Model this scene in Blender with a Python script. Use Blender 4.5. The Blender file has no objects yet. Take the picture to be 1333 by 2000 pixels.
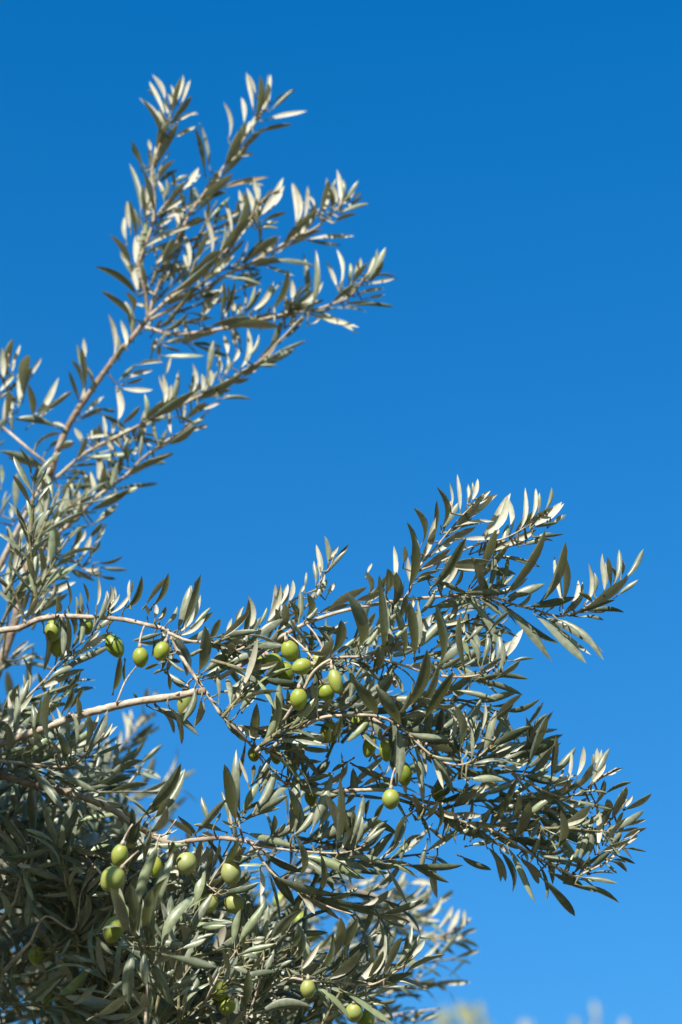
import bpy, math, random
import numpy as np
from mathutils import Vector, Matrix
random.seed(7)
rng = np.random.default_rng(7)
SC = bpy.context.scene
COL = SC.collection

# ------------------------------------------------------------------ camera, sky, sun, exposure
CAM_H, PITCH, LENS = 1.6, math.radians(40), 85.0
cam_data = bpy.data.cameras.new('camera')
cam = bpy.data.objects.new('camera', cam_data)
COL.objects.link(cam)
cam.location = (0, 0, CAM_H)
cam.rotation_euler = (math.pi / 2 + PITCH, 0, 0)
cam_data.sensor_fit = 'VERTICAL'
cam_data.sensor_height = 36.0
cam_data.lens = LENS
cam_data.clip_end = 5000
cam_data.dof.use_dof = True
cam_data.dof.focus_distance = 2.2
cam_data.dof.aperture_fstop = 4.1
cam_data.dof.aperture_blades = 9
SC.camera = cam

SUN_CAM = np.array([-0.32, 0.84, 0.44])            # towards the sun: left, up, behind the photographer
fwd = np.array([0, math.cos(PITCH), math.sin(PITCH)])
upv = np.array([0, -math.sin(PITCH), math.cos(PITCH)])
SUN = SUN_CAM[0] * np.array([1, 0, 0]) + SUN_CAM[1] * upv - SUN_CAM[2] * fwd
SUN /= np.linalg.norm(SUN)
SUN_CAM = SUN_CAM / np.linalg.norm(SUN_CAM)
sun_el = math.asin(SUN[2])
sun_az = math.atan2(SUN[0], SUN[1])

world = bpy.data.worlds.new('World')
SC.world = world
world.use_nodes = True
nt = world.node_tree
nt.nodes.clear()
sky = nt.nodes.new('ShaderNodeTexSky')
sky.sky_type = 'NISHITA'
sky.sun_disc = False
sky.sun_elevation = sun_el
sky.sun_rotation = sun_az
sky.altitude = 0
sky.air_density = 2.0
sky.dust_density = 0.0
sky.ozone_density = 6.0
hs = nt.nodes.new('ShaderNodeHueSaturation')
hs.inputs['Hue'].default_value = 0.513
hs.inputs['Saturation'].default_value = 1.365
hs.inputs['Value'].default_value = 1.0
bg = nt.nodes.new('ShaderNodeBackground')
bg.inputs['Strength'].default_value = 0.104
wo = nt.nodes.new('ShaderNodeOutputWorld')
nt.links.new(sky.outputs[0], hs.inputs['Color'])
gm = nt.nodes.new('ShaderNodeGamma')
gm.inputs['Gamma'].default_value = 1.0
nt.links.new(hs.outputs[0], gm.inputs['Color'])
nt.links.new(gm.outputs[0], bg.inputs['Color'])
nt.links.new(bg.outputs[0], wo.inputs['Surface'])

sl = bpy.data.lights.new('sun', 'SUN')
sl.energy = 4.7
sl.angle = math.radians(0.5)
sl.color = (1.0, 0.95, 0.86)
so = bpy.data.objects.new('sun', sl)
COL.objects.link(so)
so.location = (-3, -6, 8)
so.rotation_euler = Vector(SUN).to_track_quat('Z', 'Y').to_euler()

SC.render.engine = 'CYCLES'
SC.view_settings.view_transform = 'Standard'
SC.view_settings.look = 'None'
SC.view_settings.exposure = 1.0
SC.view_settings.gamma = 1.0

# ------------------------------------------------------------------ helpers
K = 36.0 / LENS / 2000.0
R3 = np.array([[1, 0, 0], [0, math.cos(math.pi/2+PITCH), -math.sin(math.pi/2+PITCH)],
               [0, math.sin(math.pi/2+PITCH), math.cos(math.pi/2+PITCH)]])

def c3(px, py, d):
    """photo pixel and distance -> camera-space point"""
    return np.array([(px - 666.5) * K * d, (1000 - py) * K * d, -d])

def cw(p):
    return np.asarray(p) @ R3.T + np.array([0, 0, CAM_H])

def nrm(v):
    v = np.asarray(v, float)
    return v / (np.linalg.norm(v) + 1e-12)

class MB:
    """collects vertices, faces, uv and a per-leaf tint; links them as ONE mesh object"""
    def __init__(s):
        s.v, s.f, s.t, s.m, s.uv, s.n = [], [], [], [], [], 0
    def add(s, verts, faces, tint=0.5, mat=0, uv=None):
        k = len(verts)
        s.v.append(np.asarray(verts, float))
        s.f.extend([tuple(i + s.n for i in f) for f in faces])
        s.m.extend([mat] * len(faces))
        s.t.append(np.full(k, tint))
        s.uv.append(np.zeros((k, 2)) if uv is None else np.asarray(uv, float))
        s.n += k
    def tube(s, pts, rads, sides=8, tint=0.5, mat=0, cap=True):
        pts = np.asarray(pts, float)
        n = len(pts)
        tg = np.gradient(pts, axis=0)
        tg /= np.linalg.norm(tg, axis=1, keepdims=True) + 1e-12
        ref = np.array([0.31, 0.2, 0.93])
        vs, uv = [], []
        for i in range(n):
            a = nrm(np.cross(tg[i], ref)); b = np.cross(tg[i], a)
            for k in range(sides):
                th = 2 * math.pi * k / sides
                vs.append(pts[i] + rads[i] * (a * math.cos(th) + b * math.sin(th)))
                uv.append((k / sides, i * 0.1))
        fs = []
        for i in range(n - 1):
            for k in range(sides):
                k2 = (k + 1) % sides
                fs.append((i*sides+k, i*sides+k2, (i+1)*sides+k2, (i+1)*sides+k))
        if cap:
            fs.append(tuple(range(sides - 1, -1, -1)))
            fs.append(tuple((n-1)*sides + k for k in range(sides)))
        s.add(vs, fs, tint, mat, uv)
    def build(s, name, mats, parent=None, origin=None, smooth=True):
        me = bpy.data.meshes.new(name)
        V = np.concatenate(s.v) if s.v else np.zeros((0, 3))
        o0 = np.zeros(3) if origin is None else np.asarray(origin, float)
        me.from_pydata((V - o0).tolist(), [], s.f)
        for m in (mats if isinstance(mats, (list, tuple)) else [mats]):
            me.materials.append(m)
        me.polygons.foreach_set('material_index', s.m)
        me.polygons.foreach_set('use_smooth', [smooth] * len(s.f))
        at = me.attributes.new('tint', 'FLOAT', 'POINT')
        at.data.foreach_set('value', np.concatenate(s.t))
        ul = me.uv_layers.new(name='UVMap')
        li = np.zeros(len(me.loops), dtype=np.int32)
        me.loops.foreach_get('vertex_index', li)
        ul.data.foreach_set('uv', np.concatenate(s.uv)[li].ravel())
        me.update()
        o = bpy.data.objects.new(name, me)
        COL.objects.link(o)
        if parent is not None:
            o.parent = parent
            pw = np.array(WORLD_POS[parent.name])
            o.location = tuple(o0 - pw)
        else:
            o.location = tuple(o0)
        WORLD_POS[o.name] = tuple(o0)
        return o
WORLD_POS = {}

def empty(name, loc):
    o = bpy.data.objects.new(name, None)
    COL.objects.link(o)
    o.location = loc
    o.empty_display_size = 0.2
    WORLD_POS[o.name] = tuple(loc)
    return o

def tag(o, label=None, cat=None, group=None, kind=None):
    if label: o['label'] = label
    if cat: o['category'] = cat
    if group: o['group'] = group
    if kind: o['kind'] = kind
    return o

# ------------------------------------------------------------------ materials
def new_mat(name):
    m = bpy.data.materials.new(name)
    m.use_nodes = True
    n = m.node_tree.nodes
    n.clear()
    return m, n, m.node_tree.links

def N(n, t, **kw):
    x = n.new(t)
    for k, v in kw.items():
        setattr(x, k, v)
    return x

def mixc(n, l, fac, a, b, blend='MIX'):
    x = n.new('ShaderNodeMix'); x.data_type = 'RGBA'; x.blend_type = blend
    for sock, val in ((x.inputs[0], fac), (x.inputs[6], a), (x.inputs[7], b)):
        if hasattr(val, 'is_output'): l.new(val, sock)
        elif isinstance(val, (int, float)): sock.default_value = val
        else: sock.default_value = (*val, 1) if len(val) == 3 else val
    return x.outputs[2]

def ramp(n, l, fac, stops):
    r = n.new('ShaderNodeValToRGB')
    e = r.color_ramp.elements
    while len(e) < len(stops): e.new(0.5)
    for el, (p, c) in zip(e, stops):
        el.position = p; el.color = (*c, 1)
    l.new(fac, r.inputs[0])
    return r.outputs[0]

def math_(n, l, op, a, b=None, c=None):
    x = n.new('ShaderNodeMath'); x.operation = op
    for i, v in enumerate((a, b, c)):
        if v is None: continue
        if hasattr(v, 'is_output'): l.new(v, x.inputs[i])
        else: x.inputs[i].default_value = v
    return x.outputs[0]

def leaf_material(name, top_stops, under_stops, trans=0.12):
    m, n, l = new_mat(name)
    at = N(n, 'ShaderNodeAttribute', attribute_name='tint')
    uv = N(n, 'ShaderNodeUVMap')
    sep = N(n, 'ShaderNodeSeparateXYZ'); l.new(uv.outputs[0], sep.inputs[0])
    tc = N(n, 'ShaderNodeTexCoord')
    no = N(n, 'ShaderNodeTexNoise'); no.inputs['Scale'].default_value = 180; no.inputs['Detail'].default_value = 4
    l.new(tc.outputs['Object'], no.inputs['Vector'])
    no2 = N(n, 'ShaderNodeTexNoise'); no2.inputs['Scale'].default_value = 900; no2.inputs['Detail'].default_value = 2
    l.new(tc.outputs['Object'], no2.inputs['Vector'])
    top = ramp(n, l, at.outputs['Fac'], top_stops)
    und = ramp(n, l, at.outputs['Fac'], under_stops)
    # pale midrib down the middle of the blade, faint cross veins
    rib = math_(n, l, 'LESS_THAN', math_(n, l, 'ABSOLUTE', math_(n, l, 'SUBTRACT', sep.outputs[0], 0.5)), 0.035)
    top = mixc(n, l, math_(n, l, 'MULTIPLY', rib, 0.45), top, (0.30, 0.31, 0.20))
    und = mixc(n, l, math_(n, l, 'MULTIPLY', rib, 0.5), und, (0.42, 0.40, 0.26))
    mott = ramp(n, l, no.outputs[0], [(0.3, (0.72, 0.72, 0.70)), (0.7, (1.2, 1.2, 1.16))])
    top = mixc(n, l, 1.0, top, mott, 'MULTIPLY')
    und = mixc(n, l, 0.5, und, mott, 'MULTIPLY')
    speck = ramp(n, l, no2.outputs[0], [(0.62, (0, 0, 0)), (0.70, (1, 1, 1))])
    top = mixc(n, l, math_(n, l, 'MULTIPLY', speck, 0.25), top, (0.33, 0.31, 0.24))
    # brown dry patch near the tip of some leaves
    tipm = math_(n, l, 'MULTIPLY', math_(n, l, 'GREATER_THAN', sep.outputs[1], 0.93), math_(n, l, 'GREATER_THAN', at.outputs['Fac'], 0.72))
    top = mixc(n, l, math_(n, l, 'MULTIPLY', tipm, 0.6), top, (0.20, 0.13, 0.07))
    geo = N(n, 'ShaderNodeNewGeometry')
    col = mixc(n, l, geo.outputs['Backfacing'], top, und)
    dry = math_(n, l, 'GREATER_THAN', at.outputs['Fac'], 1.2)
    col = mixc(n, l, math_(n, l, 'MULTIPLY', dry, 0.75), col, (0.34, 0.20, 0.08))
    p = N(n, 'ShaderNodeBsdfPrincipled')
    l.new(col, p.inputs['Base Color'])
    l.new(math_(n, l, 'MULTIPLY_ADD', geo.outputs['Backfacing'], 0.25, 0.37), p.inputs['Roughness'])
    p.inputs['Specular IOR Level'].default_value = 0.5
    bmp = N(n, 'ShaderNodeBump'); bmp.inputs['Strength'].default_value = 0.25; bmp.inputs['Distance'].default_value = 0.0006
    l.new(no.outputs[0], bmp.inputs['Height']); l.new(bmp.outputs[0], p.inputs['Normal'])
    tr = N(n, 'ShaderNodeBsdfTranslucent')
    tr.inputs['Color'].default_value = (0.22, 0.23, 0.06, 1)
    mx = N(n, 'ShaderNodeMixShader'); mx.inputs[0].default_value = trans
    l.new(p.outputs[0], mx.inputs[1]); l.new(tr.outputs[0], mx.inputs[2])
    out = N(n, 'ShaderNodeOutputMaterial'); l.new(mx.outputs[0], out.inputs[0])
    return m

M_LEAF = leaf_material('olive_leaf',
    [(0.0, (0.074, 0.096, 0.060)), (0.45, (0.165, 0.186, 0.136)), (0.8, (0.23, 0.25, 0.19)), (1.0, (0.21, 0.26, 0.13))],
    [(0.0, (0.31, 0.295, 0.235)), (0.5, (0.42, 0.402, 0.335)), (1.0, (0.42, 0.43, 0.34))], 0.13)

M_LEAF_YOUNG = leaf_material('young_olive_leaf', [(0.0, (0.13, 0.155, 0.05)), (1.0, (0.22, 0.24, 0.08))], [(0.0, (0.25, 0.26, 0.12)), (1.0, (0.32, 0.32, 0.16))], 0.2)

def bark_material(name, cols, scale=120, bump=0.6, dist=0.002):
    m, n, l = new_mat(name)
    tc = N(n, 'ShaderNodeTexCoord')
    no = N(n, 'ShaderNodeTexNoise'); no.inputs['Scale'].default_value = scale; no.inputs['Detail'].default_value = 6
    l.new(tc.outputs['Object'], no.inputs['Vector'])
    vo = N(n, 'ShaderNodeTexVoronoi'); vo.inputs['Scale'].default_value = scale * 1.6
    l.new(tc.outputs['Object'], vo.inputs['Vector'])
    col = ramp(n, l, no.outputs[0], [(0.3, cols[0]), (0.5, cols[1]), (0.72, cols[2])])
    spot = ramp(n, l, vo.outputs['Distance'], [(0.10, (0.55, 0.5, 0.45)), (0.2, (1, 1, 1))])
    col = mixc(n, l, 0.7, col, spot, 'MULTIPLY')
    p = N(n, 'ShaderNodeBsdfPrincipled'); l.new(col, p.inputs['Base Color'])
    p.inputs['Roughness'].default_value = 0.75; p.inputs['Specular IOR Level'].default_value = 0.25
    b = N(n, 'ShaderNodeBump'); b.inputs['Strength'].default_value = bump; b.inputs['Distance'].default_value = dist
    l.new(no.outputs[0], b.inputs['Height']); l.new(b.outputs[0], p.inputs['Normal'])
    out = N(n, 'ShaderNodeOutputMaterial'); l.new(p.outputs[0], out.inputs[0])
    return m
M_TWIG = bark_material('twig_bark', [(0.18, 0.135, 0.10), (0.37, 0.305, 0.24), (0.48, 0.42, 0.345)])
M_OLDWOOD = bark_material('old_bark', [(0.12, 0.085, 0.062), (0.27, 0.205, 0.155), (0.40, 0.33, 0.265)], 70, 0.9, 0.004)
M_GREENWOOD = bark_material('young_shoot', [(0.10, 0.095, 0.05), (0.17, 0.16, 0.085), (0.25, 0.225, 0.14)], 200)
M_TRUNK = bark_material('trunk_bark', [(0.07, 0.06, 0.05), (0.17, 0.15, 0.125), (0.28, 0.25, 0.21)], 14, 1.0, 0.03)

def olive_material():
    m, n, l = new_mat('green_olive')
    tc = N(n, 'ShaderNodeTexCoord')
    at = N(n, 'ShaderNodeAttribute', attribute_name='tint')
    no = N(n, 'ShaderNodeTexNoise'); no.inputs['Scale'].default_value = 110; no.inputs['Detail'].default_value = 3
    l.new(tc.outputs['Object'], no.inputs['Vector'])
    vo = N(n, 'ShaderNodeTexVoronoi'); vo.inputs['Scale'].default_value = 900
    l.new(tc.outputs['Object'], vo.inputs['Vector'])
    a = ramp(n, l, at.outputs['Fac'], [(0.0, (0.11, 0.18, 0.020)), (0.5, (0.205, 0.265, 0.030)), (1.0, (0.27, 0.305, 0.13))])
    b = mixc(n, l, ramp(n, l, no.outputs[0], [(0.42, (0, 0, 0)), (0.68, (0.8, 0.8, 0.8))]), a, (0.31, 0.29, 0.045))
    sp = ramp(n, l, vo.outputs['Distance'], [(0.10, (1, 1, 1)), (0.2, (0, 0, 0))])
    c = mixc(n, l, math_(n, l, 'MULTIPLY', sp, 0.6), b, (0.42, 0.44, 0.22))
    p = N(n, 'ShaderNodeBsdfPrincipled'); l.new(c, p.inputs['Base Color'])
    p.inputs['Roughness'].default_value = 0.42; p.inputs['Specular IOR Level'].default_value = 0.45
    p.inputs['Subsurface Weight'].default_value = 0.12
    p.inputs['Subsurface Radius'].default_value = (0.002, 0.003, 0.0008)
    p.inputs['Subsurface Scale'].default_value = 1.0
    bm = N(n, 'ShaderNodeBump'); bm.inputs['Strength'].default_value = 0.15; bm.inputs['Distance'].default_value = 0.0006
    l.new(no.outputs[0], bm.inputs['Height']); l.new(bm.outputs[0], p.inputs['Normal'])
    out = N(n, 'ShaderNodeOutputMaterial'); l.new(p.outputs[0], out.inputs[0])
    return m
M_OLIVE = olive_material()
# ------------------------------------------------------------------ branches of the near tree
# key: (depth from the focus plane at start, at end, radius px at start, at end, points)
D0 = 2.2
BR = {
'B1': (.30, .36, 13, 5.5, '-90 1560 -40 1420 0 1300 28 1220 52 1120 76 1030 92 960 110 890 135 830 160 790 220 705 262 655 290 620'),
'UA': (.36, .37, 5, 1.8, '290 620 284 570 273 517 286 475 300 430 302 385 297 350 300 320 321 259 334 225 348 185'),
'UB': (.37, .35, 2.5, 1.4, '296 445 315 409 340 380 360 355'),
'UC': (.36, .40, 4.5, 2, '290 620 305 570 335 500 366 427 390 390 429 337 450 310 483 262 519 211 524 190'),
'UD': (.36, .34, 4.5, 2, '290 620 330 585 380 550 432 500 459 470 495 418 520 385 545 370'),
'UE': (.36, .36, 4.5, 2, '292 625 340 600 400 565 440 538 480 519 523 495 576 464 614 447 640 425 667 399 684 380'),
'UF': (.36, .33, 5, 2, '285 640 340 652 420 645 511 624 564 612 610 606 643 596 679 582 700 560 715 538 737 512'),
'UG': (.34, .32, 4, 1.8, '108 935 150 898 180 877 210 862 246 844 297 818 366 785 435 749 468 728 510 704 540 672 567 644 592 618'),
'UH': (.32, .34, 4.5, 2, '80 1080 110 1045 144 1018 186 973 240 934 276 898 315 868 354 844 384 823 410 802'),
'UI': (.33, .36, 4, 3, '99 912 60 880 18 844 -5 824 -30 790'),
'UJ': (.36, .36, 2.5, 1.5, '5 832 20 790 15 740 18 690'),
'UK': (.32, .36, 2.5, 1.2, '90 952 60 979 24 1026 12 1050'),
'UL': (.30, .30, 3, 1.5, '60 1070 90 1072 129 1088 150 1097 168 1112 195 1126'),
'UM': (.28, .22, 3, 1.4, '40 1180 66 1110 90 1060 108 1010'),
'UN': (.28, .20, 3, 1.4, '5 1290 15 1210 25 1140 20 1060 14 1030'),
'M1': (.12, .02, 7, 3.2, '-80 1250 0 1232 40 1226 75 1210 120 1204 165 1205 233 1209 290 1221 329 1233 346 1268 375 1313 410 1362 431 1395'),
'M1b': (.02, .03, 3.2, 2.0, '431 1395 465 1428 500 1467 530 1512 562 1530'),
'M2': (.03, .03, 3.5, 1.3, '329 1236 370 1252 428 1256 464 1270 506 1242 542 1216 602 1182 620 1146 635 1122 647 1104 655 1080'),
'M3': (.04, .00, 5, 1.6, '420 1330 470 1300 521 1266 548 1245 590 1221 629 1206 668 1194 725 1182 782 1172 864 1165 918 1161 968 1168 1009 1182 1050 1192 1083 1203 1112 1200 1141 1188 1215 1136'),
'M3b': (.02, .02, 3, 1.3, '790 1170 802 1151 811 1118 856 1064 893 1019 925 985 945 965'),
'M3c': (.02, .00, 2.5, 1.3, '811 1118 860 1098 926 1066 984 1052 1025 1031 1075 1000'),
'M4': (.00, -.03, 4, 1.4, '500 1467 545 1420 593 1347 614 1311 650 1287 698 1283 740 1287 774 1295 831 1314 885 1322 935 1318 976 1296 1005 1255'),
'M5': (.02, -.04, 4.5, 1.5, '520 1470 570 1432 629 1402 680 1398 722 1397 761 1406 797 1433 819 1454 844 1476 871 1490 898 1494 920 1487 948 1467 968 1440'),
'M6': (.03, .00, 4, 1.4, '722 1400 790 1440 870 1462 948 1477 997 1505 1043 1534 1091 1555 1120 1554 1148 1540 1168 1522 1205 1500'),
'M7': (.04, .00, 5, 1.5, '562 1530 640 1545 760 1545 850 1585 920 1610 963 1622 1006 1648 1062 1682 1102 1702 1125 1711 1148 1702 1191 1679 1228 1642 1250 1622'),
'M8': (.03, .04, 3, 1.4, '1000 1510 1060 1570 1120 1606 1171 1617 1205 1588 1225 1562'),
'L1': (.05, .01, 9, 7, '-80 1482 0 1452 60 1432 150 1399 210 1383 270 1370 342 1360 380 1352 402 1350'),
'L2': (.04, .00, 4, 1.5, '-60 1482 0 1486 60 1492 114 1498 144 1492 174 1468 204 1432'),
'L3': (.06, .02, 9, 4, '-40 1500 40 1525 99 1540 135 1549 180 1564 225 1585 270 1615 318 1642 345 1648 372 1642 430 1637 476 1642'),
'L3b': (.02, -.02, 3.2, 1.5, '476 1642 506 1651 560 1660 608 1664 668 1666 710 1654 742 1630'),
'L4': (.02, .00, 3.2, 1.4, '476 1642 494 1651 515 1684 542 1714 578 1735 605 1753 650 1774 690 1786'),
'L5': (.00, -.02, 2.5, 1.4, '476 1642 470 1620 465 1600 462 1570'),
'L5b': (.02, .02, 2.5, 1.2, '300 1630 318 1632 330 1622 345 1600'),
'L6': (-.10, -.10, 4, 1.8, '280 2090 285 2040 285 1985 288 1900 285 1860 275 1830'),
'L7': (-.02, -.02, 3.5, 1.8, '470 2080 480 2000 492 1965 507 1918 516 1869'),
'L7b': (-.03, -.04, 3, 1.5, '400 1960 430 1900 455 1868 462 1855'),
'L8': (.00, -.03, 3.5, 1.5, '507 1940 560 1912 600 1915 652 1918 705 1924 737 1920 771 1899 805 1873 820 1858'),
'L9': (.50, .46, 5, 2, '480 1640 560 1690 640 1710 695 1739 747 1755 784 1792 823 1818 860 1828 905 1808'),
'L10': (.48, .46, 4, 2, '600 1800 680 1890 740 1940 800 1925 850 1912'),
'L11': (.55, .55, 4, 2, '160 1600 200 1520 240 1455 262 1430 285 1400'),
'L12': (.16, .18, 3.5, 1.6, '170 1580 192 1545 206 1528 225 1500 250 1470'),
'L13': (.45, .45, 4, 2, '640 2060 700 2010 760 1985 820 1975 860 1970'),
'J1': (.10, .10, 3, 1.2, '-40 1440 30 1390 60 1355 90 1325 120 1290 180 1240'),
'J2': (.08, .10, 3, 1.2, '60 1700 70 1640 110 1605'),
'J3': (.06, .08, 3, 1.2, '30 1760 45 1700 55 1655 20 1600'),
'K1': (.04, .06, 3, 1.2, '60 1840 90 1790 145 1815 160 1740 190 1700'),
'Q1': (.02, .06, 2.2, 1.4, '228 1374 243 1335 256 1315 268 1300'),
'A1': (.03, .03, 2.4, 1.3, '352 1646 366 1684 392 1716 425 1745'),
}
CONNECT = {'B1': 1, 'M1': 1, 'L1': 1, 'L2': 1, 'L3': 1, 'L6': 1, 'L7': 1, 'L13': 1, 'J1': 1, 'K1': 1, 'J3': 1, 'UI': 2}

# leaves read off the photograph: base x y, tip x y, seen width, face
# (s silver underside in the sun, u underside in shade, g upper side in the sun, k upper side in shade)
LV = {}
LV['A'] = (180, 130, .3, 'UA UB UC UD UE', '''
475 215 398 65 40 s;470 320 380 115 40 s;450 420 325 215 30 u;485 395 430 300 60 s;500 310 465 230 50 s;520 250 490 180 45 s;530 200 515 125 25 s;520 300 575 90 35 u;545 240 590 70 35 s;580 240 635 100 40 s;530 340 640 200 45 u;545 370 670 300 30 s;540 455 665 395 45 s;425 630 550 390 60 u;410 650 410 530 55 s;380 550 370 480 30 s;320 665 258 495 30 k;735 690 675 410 25 k;315 950 250 660 45 g;415 960 335 680 25 k;430 740 530 620 70 u;530 800 520 690 25 k;395 780 390 650 55 s;360 900 370 730 60 s;350 1000 335 790 30 u;290 1110 245 890 40 u;250 1060 230 890 45 s;310 1060 270 930 45 g;330 1200 350 1000 65 g;285 1290 290 1110 50 s;250 1290 130 1110 45 u;265 1320 190 1240 40 s;480 940 600 760 45 u;480 940 605 850 40 s;590 810 685 670 40 s;540 750 620 710 30 g;470 870 430 750 40 g;480 990 650 890 45 s;400 1070 520 990 35 s;560 1060 545 890 40 s;340 1180 650 1040 50 s;590 1060 750 985 70 u;410 1290 600 1150 55 s;450 1300 520 1130 40 u;630 1320 600 1100 45 s;780 1220 735 950 40 s;650 1190 825 1110 45 s;820 1230 860 1040 20 g;910 1110 865 890 30 s;770 1000 960 935 45 s;990 1000 960 820 40 s;1040 950 1010 800 45 s;1075 870 1055 730 45 s;860 790 1125 725 38 s;660 1330 830 1210 60 u;840 1200 1010 1010 60 u;900 1190 1110 870 70 s;1100 970 1240 790 55 s;1170 920 1235 830 50 s;1100 880 1170 800 35 u;1105 1005 1255 955 30 u;1100 1055 1205 1050 30 g;1090 1140 1075 1000 30 u;1000 1270 1190 1115 60 u;1010 1300 1210 1120 50 s;1330 1020 1305 780 40 s;1260 1130 1333 1040 45 u;1050 280 1010 60 35 s;1065 180 1020 60 25 s;1060 360 1090 85 50 u;1100 270 1140 120 35 u;1130 280 1160 70 40 s;1170 280 1300 160 35 g;1130 350 1377 293 35 s;1080 430 1290 380 35 u;890 470 860 250 30 s;990 370 975 215 35 s;860 655 955 430 85 u;970 490 995 370 35 u;900 620 980 530 40 s;960 580 1050 575 30 s;700 880 900 710 75 u;690 890 830 680 60 s;1000 440 1030 360 30 s''')
LV['B'] = (480, 320, .24, 'UE UF', '''
415 490 390 180 48 s;330 640 560 390 60 u;350 640 580 380 40 s;560 350 505 255 35 s;605 430 655 140 50 s;600 400 660 160 40 u;640 290 680 150 35 k;720 350 700 170 45 s;760 340 745 70 50 s;790 270 795 140 45 g;820 290 910 150 55 g;790 330 880 225 60 s;880 300 935 235 35 s;790 390 990 330 40 g;730 470 890 410 50 u;650 450 715 480 40 s;490 620 850 590 38 s;330 680 490 600 35 u;180 790 540 830 38 g;0 830 230 760 45 u;545 1160 570 740 60 g;190 1180 330 870 40 k;60 1200 215 980 45 s;375 1130 375 955 55 s;380 1180 610 975 50 s;390 1120 540 970 30 u;325 1230 325 1085 48 s;235 1290 232 1170 28 s;770 980 745 720 40 s;790 960 800 850 25 s;840 970 850 820 50 g;890 930 900 830 40 s;870 970 980 820 50 u;930 850 935 770 35 s;980 920 1045 770 50 s;1000 930 1130 700 60 g;1010 960 1110 800 55 u;990 980 1195 935 35 s;890 1080 1110 1020 40 s;990 1095 1120 1065 35 s;710 1120 870 980 60 u;740 1110 880 1000 45 s;890 1160 1185 1165 40 k;520 1220 890 1320 55 s;540 1300 600 1260 35 s;460 1160 610 1110 40 g;0 1000 110 960 40 s;20 960 30 890 45 s;70 960 130 920 35 k;0 1180 70 1010 40 g;410 1310 480 1240 45 g;350 1310 410 1240 45 s''')
LV['C'] = (180, 500, .3, 'B1 UA UC UD UE UF UG', '''
290 250 40 85 60 k;255 410 75 240 50 k;260 380 225 240 45 u;145 650 110 400 42 s;225 590 190 430 40 s;265 540 215 310 60 g;135 700 205 590 40 u;430 270 300 200 45 s;300 230 260 60 50 s;360 200 330 80 70 u;300 130 300 30 40 s;510 240 810 10 60 u;720 180 910 10 60 s;500 135 620 75 45 u;540 110 545 0 35 s;630 100 600 0 30 s;470 290 560 230 60 s;480 150 500 100 40 s;690 200 690 155 40 s;730 390 840 200 45 s;840 380 850 180 35 u;860 380 930 180 30 k;900 150 1090 185 40 g;1000 210 1030 110 45 g;1040 360 1165 190 45 s;1155 360 1265 100 42 k;1300 290 1300 165 48 s;1250 390 1260 270 40 s;920 390 915 300 40 s;970 380 965 310 45 s;870 450 1190 460 75 u;770 460 1000 400 50 u;630 420 770 400 45 u;560 560 760 470 60 u;470 480 620 380 55 k;590 320 580 270 45 s;700 290 720 210 40 s;640 280 650 220 45 s;610 500 590 420 30 s;390 640 420 540 60 s;400 500 450 420 55 s;440 660 440 580 40 s;460 580 570 620 30 k;470 650 710 650 35 g;300 710 450 690 45 s;500 510 560 500 45 u;480 560 560 540 40 g;650 570 890 650 30 k;750 790 790 570 50 g;880 640 860 525 45 s;940 600 915 470 40 s;970 730 1010 490 50 s;1020 650 1080 520 35 g;830 770 830 660 40 s;880 760 890 660 40 g;920 690 950 610 40 s;680 920 960 770 60 u;960 770 1110 690 55 u;980 790 1085 720 40 s;1090 710 1195 710 30 g;770 850 770 750 50 s;715 880 715 775 35 s;650 890 655 715 35 s;660 910 680 830 40 g;480 770 515 660 38 s;470 960 462 785 42 s;495 950 515 845 38 s;390 1050 640 895 75 u;400 1060 520 1000 40 s;350 1050 345 910 45 g;320 1200 340 1020 55 s;310 1320 325 1180 40 g;430 1210 400 1050 35 g;515 1160 510 1010 30 s;600 1060 600 970 30 s;600 1070 730 960 50 u;720 1000 830 950 30 s;490 1220 670 1100 55 u;640 1090 720 1070 40 g;660 1140 750 1105 35 s;530 1050 660 1090 25 k;850 930 1025 935 30 k;270 1190 440 1225 28 k;170 1070 160 860 55 s;190 1100 300 985 50 u;60 1030 210 1120 35 k;190 860 380 870 35 s;220 830 330 800 50 u;180 810 270 720 60 g;400 1320 525 1290 45 u;85 1180 75 1050 40 s;215 1260 210 1170 45 g;120 1270 100 1190 40 s''')
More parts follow.
